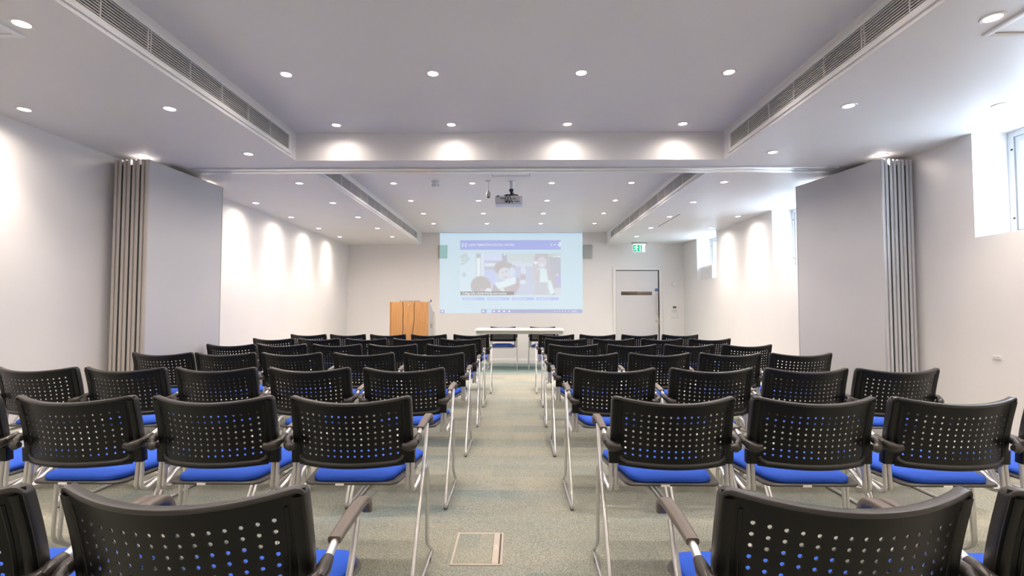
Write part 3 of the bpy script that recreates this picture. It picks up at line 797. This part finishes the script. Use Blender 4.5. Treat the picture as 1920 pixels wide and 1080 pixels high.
faces = np.stack([idx[1:, :-1], idx[1:, 1:], idx[:-1, 1:], idx[:-1, :-1]], -1).reshape(-1, 4)
me.from_pydata(verts.tolist(), [], faces.tolist())
ca = me.color_attributes.new('picture', 'FLOAT_COLOR', 'POINT')
ca.data.foreach_set('color', np.concatenate([lin.reshape(-1, 3), np.ones((nx*nz, 1))], 1).astype(np.float32).ravel())
pm = bpy.data.materials.new('beam_photograph'); pm.use_nodes = True; nt = pm.node_tree; b = nt.nodes['Principled BSDF']
b.inputs['Base Color'].default_value = (0.215, 0.21, 0.205, 1); b.inputs['Roughness'].default_value = 0.7; b.inputs['Specular IOR Level'].default_value = 0.1
at = nt.nodes.new('ShaderNodeAttribute'); at.attribute_name = 'picture'
sub = nt.nodes.new('ShaderNodeVectorMath'); sub.operation = 'SUBTRACT'; sub.inputs[1].default_value = (0.20, 0.165, 0.15)
mxn = nt.nodes.new('ShaderNodeVectorMath'); mxn.operation = 'MAXIMUM'; mxn.inputs[1].default_value = (0, 0, 0)
nt.links.new(at.outputs['Color'], sub.inputs[0]); nt.links.new(sub.outputs[0], mxn.inputs[0]); nt.links.new(mxn.outputs[0], b.inputs['Emission Color'])
b.inputs['Emission Strength'].default_value = 1.0
me.materials.append(pm)
o = bpy.data.objects.new('page_photograph', me); C.objects.link(o); o.parent = t
cap = flat('caption_band', 864, 964, 546.6, 553.3, s_grey, 3)
text_mesh('caption_text', 'College Life: a family-friendly environment', 0.068, s_white, cap, (U(867.5), -0.0068, V(550)), sx=0.80, bold=0.0016)
for a, b_ in ((867.5, 909.5), (914, 956), (960, 1002), (1006.5, 1048)):
    f_ = flat('link_heading', a, b_, 557.5, 562.8, s_bar2)
    bm = NB(); box(bm, U(a+3), U(b_-14), -0.0055, -0.0050, V(560.7), V(559.7)); finish('heading_text', bm, s_white, f_, 0)
    bm = NB()
    for j, (l0, l1) in enumerate(((2, 17), (3, 22), (3, 17))): box(bm, U(a+l0), U(a+l1+(a % 5)), -0.0045, -0.0040, V(566.3+j*4.9), V(565.6+j*4.9))
    finish('link_text', bm, s_lcyan, f_, 0)
tb = flat('taskbar', 903, 1092, 579.8, 586.8, screen('beam_taskbar', (0.34, 0.38, 0.62), 0.8))
bm = NB(); box(bm, U(913), U(923), -0.0056, -0.0048, V(586.4), V(580.2)); finish('active_button', bm, s_top, tb, 0)
bm = NB()
for cx in (907, 927, 936.5, 946, 955.5): box(bm, U(cx-1.8), U(cx+1.8), -0.0056, -0.0048, V(584.8), V(581.8))
for cx in (1040, 1045, 1050, 1055, 1060, 1066): box(bm, U(cx-1), U(cx+1), -0.0056, -0.0048, V(583.6), V(582.4))
for k in range(2): box(bm, U(1072), U(1082), -0.0056, -0.0048, V(583.0+k*2), V(582.2+k*2))
finish('taskbar_icons', bm, s_white, tb, 0)
sb = flat('start_button', 826, 834.5, 580.5, 587, screen('beam_start', (0.36, 0.40, 0.66), 0.8))
bm = NB(); box(bm, U(829), U(832), -0.0056, -0.0048, V(585), V(582)); finish('start_mark', bm, s_white, sb, 0)

# ================================================================== WALL AND CEILING FITTINGS
for x, z, lab in ((-1.575, 2.35, 'grey wall speaker on the lectern side, tinted teal by the projected page edge'), (1.475, 2.35, 'grey wall speaker on the door side of the projected page')):
    t = thing('wall_speaker', lab, 'speaker', (x, YF, z), 0, 'front wall speakers')
    bm = NB(); box(bm, -0.095, 0.095, -0.055, -0.0035, -0.138, 0.138, 0.003); finish('cabinet', bm, M['speaker'], t)
    bm = NB(); box(bm, -0.088, 0.088, -0.059, -0.0552, -0.130, 0.130, 0.001); g = finish('cloth_grille', bm, M['speaker'], t)
    if x < 0:
        bm = NB(); box(bm, -0.055, 0.094, -0.061, -0.0592, -0.137, 0.137); finish('projected_light', bm, screen('beam_teal', (0.22, 0.48, 0.47), 0.8), g, 0)

t = thing('exit_sign', 'green and white running man exit sign hanging above the door', 'exit sign', (2.485, 10.20, ZS))
bm = NB(); box(bm, -0.155, 0.155, -0.03, 0.03, -0.030, 0.0, 0.004); finish('housing', bm, M['apron'], t)
bm = NB(); box(bm, -0.125, 0.125, -0.004, 0.004, -0.195, -0.032, 0.001); pl = finish('sign_panel', bm, mat('sign_white', (0.8, 0.85, 0.85), 0.4, emis=(0.75, 1.0, 0.95), es=0.9), t)
bm = NB(); box(bm, -0.122, 0.045, -0.0055, -0.0042, -0.190, -0.055); gp = finish('green_field', bm, mat('sign_green', (0.0, 0.35, 0.16), 0.4, emis=(0.0, 0.42, 0.20), es=0.8), pl, 0)
sw = mat('sign_mark', (0.9, 0.95, 0.95), 0.4, emis=(0.9, 1, 1), es=1.0)
bm = NB()     # running figure
def limb(a, b_, w_=0.010):
    a, b_ = Vector((a[0], 0, a[1])), Vector((b_[0], 0, b_[1])); d_ = (b_-a).normalized(); n_ = Vector((-d_.z, 0, d_.x))*w_/2
    vs = [bm.verts.new(p + Vector((0, -0.0065, 0))) for p in (a-n_, b_-n_, b_+n_, a+n_)]; bm.faces.new(vs)
hx, hz = -0.050, -0.075
bm.faces.new([bm.verts.new((hx+0.011*math.cos(k*PI/5), -0.0065, hz+0.011*math.sin(k*PI/5))) for k in range(10)])
limb((-0.058, -0.088), (-0.068, -0.130), 0.020); limb((-0.058, -0.092), (-0.088, -0.088)); limb((-0.088, -0.088), (-0.100, -0.108)); limb((-0.056, -0.094), (-0.040, -0.112)); limb((-0.040, -0.112), (-0.024, -0.104))
limb((-0.064, -0.128), (-0.046, -0.150), 0.012); limb((-0.046, -0.150), (-0.052, -0.180), 0.012); limb((-0.070, -0.128), (-0.082, -0.152), 0.012); limb((-0.082, -0.152), (-0.110, -0.154), 0.012)
finish('running_figure', bm, sw, gp, 0)
bm = NB(); box(bm, 0.010, 0.022, -0.0066, -0.0056, -0.150, -0.065)
vs = [bm.verts.new(p) for p in ((-0.004, -0.0066, -0.145), (0.036, -0.0066, -0.145), (0.016, -0.0066, -0.180))]; bm.faces.new(vs)
finish('arrow', bm, sw, gp, 0)
bm = NB(); box(bm, 0.045, 0.055, -0.0055, -0.0042, -0.190, -0.055); box(bm, 0.112, 0.122, -0.0055, -0.0042, -0.190, -0.055); finish('door_symbol', bm, M['apron'], pl, 0)

def wallbox(name, label, cat, x, z, w_, h_, d_=0.012, group=None):
    t = thing(name, label, cat, (x, YF, z), 0, group)
    bm = NB(); box(bm, -w_/2, w_/2, -d_, 0, -h_/2, h_/2, 0.002); finish('cover', bm, M['white'], t); return t
wallbox('wall_sensor', 'plain white square box high on the wall right of the door', 'sensor', 3.285, 1.67, 0.085, 0.085, 0.05)
t = wallbox('thermostat', 'white thermostat with grey display right of the door', 'thermostat', 3.285, 1.155, 0.10, 0.12, 0.03)
bm = NB(); box(bm, -0.035, 0.035, -0.032, -0.0302, 0.005, 0.048); finish('display', bm, M['lcd'], t)
bm = NB(); box(bm, -0.03, 0.03, -0.032, -0.0302, -0.045, -0.03); finish('button_strip', bm, M['apron'], t)
t = wallbox('wall_plate', 'blank white switch plate just below the thermostat', 'wall plate', 3.295, 1.005, 0.145, 0.10, 0.008)
bm = NB(); box(bm, -0.05, 0.05, -0.010, -0.0082, -0.03, 0.03, 0.001); finish('rocker', bm, M['white'], t)

t = thing('smoke_detector', 'round white smoke detector on the raised ceiling beyond the beam', 'smoke detector', (-1.03, 6.26, ZC))
bm = NB(); lathe(bm, [(0.052, 0), (0.052, -0.018), (0.040, -0.020)], 0, 0, 20); finish('base', bm, M['proj'], t)
bm = NB(); lathe(bm, [(0.046, -0.020), (0.048, -0.030), (0.044, -0.066), (0.034, -0.078), (0.010, -0.082)], 0, 0, 20); finish('sensor_head', bm, M['proj'], t)
bm = NB()
for k in range(8):
    a = 2*PI*k/8; vs_c = Vector((0.0465*math.cos(a), 0.0465*math.sin(a), -0.052)); box(bm, vs_c.x-0.005, vs_c.x+0.005, vs_c.y-0.003, vs_c.y+0.003, -0.056, -0.050)
finish('sensor_slots', bm, M['black'], t, 0)

t = thing('ceiling_microphone', 'small beige microphone on a thin rod hanging left of the projector', 'microphone', (-0.362, 6.24, ZC))
bm = NB(); lathe(bm, [(0.035, 0), (0.030, -0.008), (0.010, -0.014)], 0, 0, 16); finish('ceiling_plate', bm, M['beige_plastic'], t)
bm = NB(); tube(bm, [(0, 0, -0.01), (-0.002, 0, -0.13)], 0.006, 8); finish('rod', bm, M['alu'], t)
bm = NB(); lathe(bm, [(0.008, -0.125), (0.024, -0.145), (0.031, -0.175), (0.028, -0.195), (0.020, -0.205)], 0, 0, 16); o = finish('capsule', bm, M['beige_plastic'], t)
bm = NB(); lathe(bm, [(0.019, -0.205), (0.016, -0.215), (0.006, -0.219)], 0, 0, 14); finish('dark_tip', bm, M['black'], t)

t = thing('projector', 'light grey projector hanging from the raised ceiling beyond the beam', 'projector', (-0.075, 6.30, ZC))
bm = NB(); lathe(bm, [(0.05, 0), (0.05, -0.006), (0.02, -0.010)], 0, -0.02, 16); finish('ceiling_plate', bm, M['alu'], t)
bm = NB(); sweep(bm, [(0, -0.02, -0.004), (0, -0.02, -0.105)], circ(0.021, 16)); finish('pole', bm, M['alu'], t)
bm = NB()
lathe(bm, [(0.026, -0.095), (0.028, -0.100), (0.028, -0.122), (0.018, -0.132), (0.014, -0.150), (0.024, -0.170), (0.024, -0.178)], 0, -0.02, 14)
for s in (-1, 1): tube(bm, [(0, -0.02, -0.168), (s*0.075, -0.07, -0.182), (s*0.085, -0.09, -0.200)], 0.008, 8); tube(bm, [(0, -0.02, -0.168), (s*0.07, 0.06, -0.182), (s*0.09, 0.07, -0.200)], 0.008, 8)
box(bm, 0.012, 0.034, -0.04, -0.02, -0.158, -0.146); finish('mount_arm', bm, M['black'], t)
bm = NB(); box(bm, -0.200, 0.145, -0.12, 0.10, -0.295, -0.200, 0.014); body = finish('projector_body', bm, M['proj'], t)
bm = NB(); box(bm, -0.196, 0.141, -0.110, 0.09, -0.303, -0.2945, 0.005); finish('lower_tray', bm, mat('pale_blue_plastic', (0.55, 0.60, 0.74), 0.4), body)
bm = NB()
box(bm, -0.185, 0.105, -0.123, -0.1205, -0.288, -0.212, 0.001); finish('socket_panel', bm, mat('pale_panel', (0.66, 0.65, 0.63), 0.5), body)
SOCK = ((-0.13, -0.235, 0.014, 0.012), (-0.11, -0.235, 0.012, 0.012), (-0.09, -0.235, 0.020, 0.010), (-0.06, -0.276, 0.03, 0.018), (-0.02, -0.278, 0.02, 0.014), (0.015, -0.278, 0.018, 0.014), (0.05, -0.276, 0.012, 0.012), (0.075, -0.276, 0.014, 0.014), (0.095, -0.276, 0.010, 0.012), (-0.03, -0.26, 0.012, 0.012), (0.0, -0.27, 0.01, 0.01), (-0.165, -0.208, 0.03, 0.014))
for part in (lambda z: z > -0.25, lambda z: z < -0.25):
    bm = NB()
    for x_, z_, w_, h_ in SOCK:
        if part(z_): box(bm, x_-w_/2, x_+w_/2, -0.127, -0.1232, z_-h_/2, z_+h_/2)
    finish('socket_row', bm, M['black'], body, 0)
bm = NB(); bmv = [bm.verts.new((0.035+0.026*math.cos(2*PI*k/16), -0.1240, -0.240+0.016*math.sin(2*PI*k/16))) for k in range(16)]; bm.faces.new(bmv); finish('fan_vent', bm, M['speaker'], body, 0)
bm = NB(); o = None
sweep(bm, [(-0.10, 0.099, -0.255), (-0.10, 0.125, -0.255)], circ(0.035, 18)); finish('lens', bm, M['black'], body)
for pts in ([(-0.03, -0.03, -0.186), (-0.06, -0.15, -0.205), (-0.08, -0.155, -0.25), (-0.06, -0.126, -0.290)], [(-0.02, -0.03, -0.186), (-0.03, -0.15, -0.22), (-0.06, -0.15, -0.27), (-0.02, -0.126, -0.292)],
            [(-0.02, -0.03, -0.186), (-0.02, -0.15, -0.20), (0.0, -0.15, -0.26), (0.015, -0.126, -0.292)]):
    bm = NB(); tube(bm, pts, 0.0045, 6, 0.04); finish('lead', bm, M['black'], t, 60)

M['hatch'] = mat('hatch_white', (0.90, 0.90, 0.90), 0.4)
def hatch(label, x0, x1, y0, y1, z, name='access_panel'):
    t = thing(name, label, 'ceiling hatch', ((x0+x1)/2, (y0+y1)/2, z))
    a, c_ = (x1-x0)/2, (y1-y0)/2; f_ = 0.03
    bm = NB(); box(bm, -a, -a+f_, -c_, c_, -0.010, 0, 0.001); box(bm, a-f_, a, -c_, c_, -0.010, 0, 0.001); box(bm, -a+f_, a-f_, -c_, -c_+f_, -0.010, 0, 0.001); box(bm, -a+f_, a-f_, c_-f_, c_, -0.010, 0, 0.001)
    finish('hatch_frame', bm, M['hatch'], t)
    bm = NB(); box(bm, -a+f_, a-f_, -c_+f_, c_-f_, -0.0008, -0.0003); finish('shadow_gap', bm, M['gap'], t, 0)
    bm = NB(); box(bm, -a+f_+0.004, a-f_-0.004, -c_+f_+0.004, c_-f_-0.004, -0.004, -0.001); finish('hatch_door', bm, M['hatch'], t, 0)
    return t
hatch('white framed ceiling hatch at the left edge above the left chairs', -3.03, -2.43, 1.80, 2.40, ZS)
hatch('white framed ceiling hatch at the right edge near the window', 2.285, 2.885, 1.84, 2.44, ZS)
t = hatch('pale hatch in the raised ceiling just beyond the beam, above the projector', -0.34, 0.185, 5.52, 6.02, ZC)
t = thing('panel_edge_slot', 'thin dark slot in the right lowered ceiling near the exit sign', 'air vent', (2.32, 7.67, ZS))  # slit along the edge of an access panel, only the slit is built
bm = NB(); box(bm, -0.012, 0.012, -0.55, 0.55, -0.003, 0, 0.001); finish('slot_frame', bm, M['white'], t)
bm = NB(); box(bm, -0.006, 0.006, -0.54, 0.54, -0.0038, -0.0031); finish('slot', bm, M['gap'], t, 0)

# ------------------------------------------------------------------ floor box in the aisle
t = thing('floor_box', 'beige rimmed carpet lidded socket box in the aisle floor', 'floor box', (-0.188, 2.47, 0))
a, c_ = 0.118, 0.163
bm = NB(); f_ = 0.010
box(bm, -a, -a+f_, -c_, c_, 0, 0.004, 0.001); box(bm, a-f_, a, -c_, c_, 0, 0.004, 0.001); box(bm, -a+f_, a-f_, -c_, -c_+f_, 0, 0.004, 0.001); box(bm, -a+f_, a-f_, c_-f_, c_, 0, 0.004, 0.001)
finish('rim', bm, M['boxrim'], t)
bm = NB(); box(bm, -a+f_, 0.068, -c_+f_, c_-f_, 0.0, 0.003); finish('carpet_lid', bm, M['carpet'], t, 0)
bm = NB(); box(bm, 0.070, 0.100, -c_+f_+0.001, c_-f_-0.001, 0.0, 0.0045, 0.001); hd = finish('flap_handle', bm, M['boxrim'], t)
bm = NB(); box(bm, 0.078, 0.093, 0.018, 0.022, 0.0046, 0.0054); box(bm, 0.078, 0.093, -0.008, -0.004, 0.0046, 0.0054); finish('handle_marks', bm, M['tag'], hd, 0)
bm = NB(); box(bm, 0.1005, 0.1075, -c_+f_, c_-f_, 0.0, 0.001); finish('flap_gap', bm, M['glide'], t, 0)

# low wall socket on the right wall
t = thing('wall_socket', 'faint white double socket low on the right wall behind the last chairs', 'socket', (XR, 3.70, 0.80))
bm = NB(); box(bm, -0.006, 0, -0.035, 0.035, -0.016, 0.016, 0.002); finish('cover', bm, M['wall'], t)
bm = NB(); box(bm, -0.0072, -0.0062, 0.010, 0.026, 0.006, 0.009); box(bm, -0.0072, -0.0062, -0.022, 0.0, 0.006, 0.009); finish('slots', bm, M['apron'], t, 0)
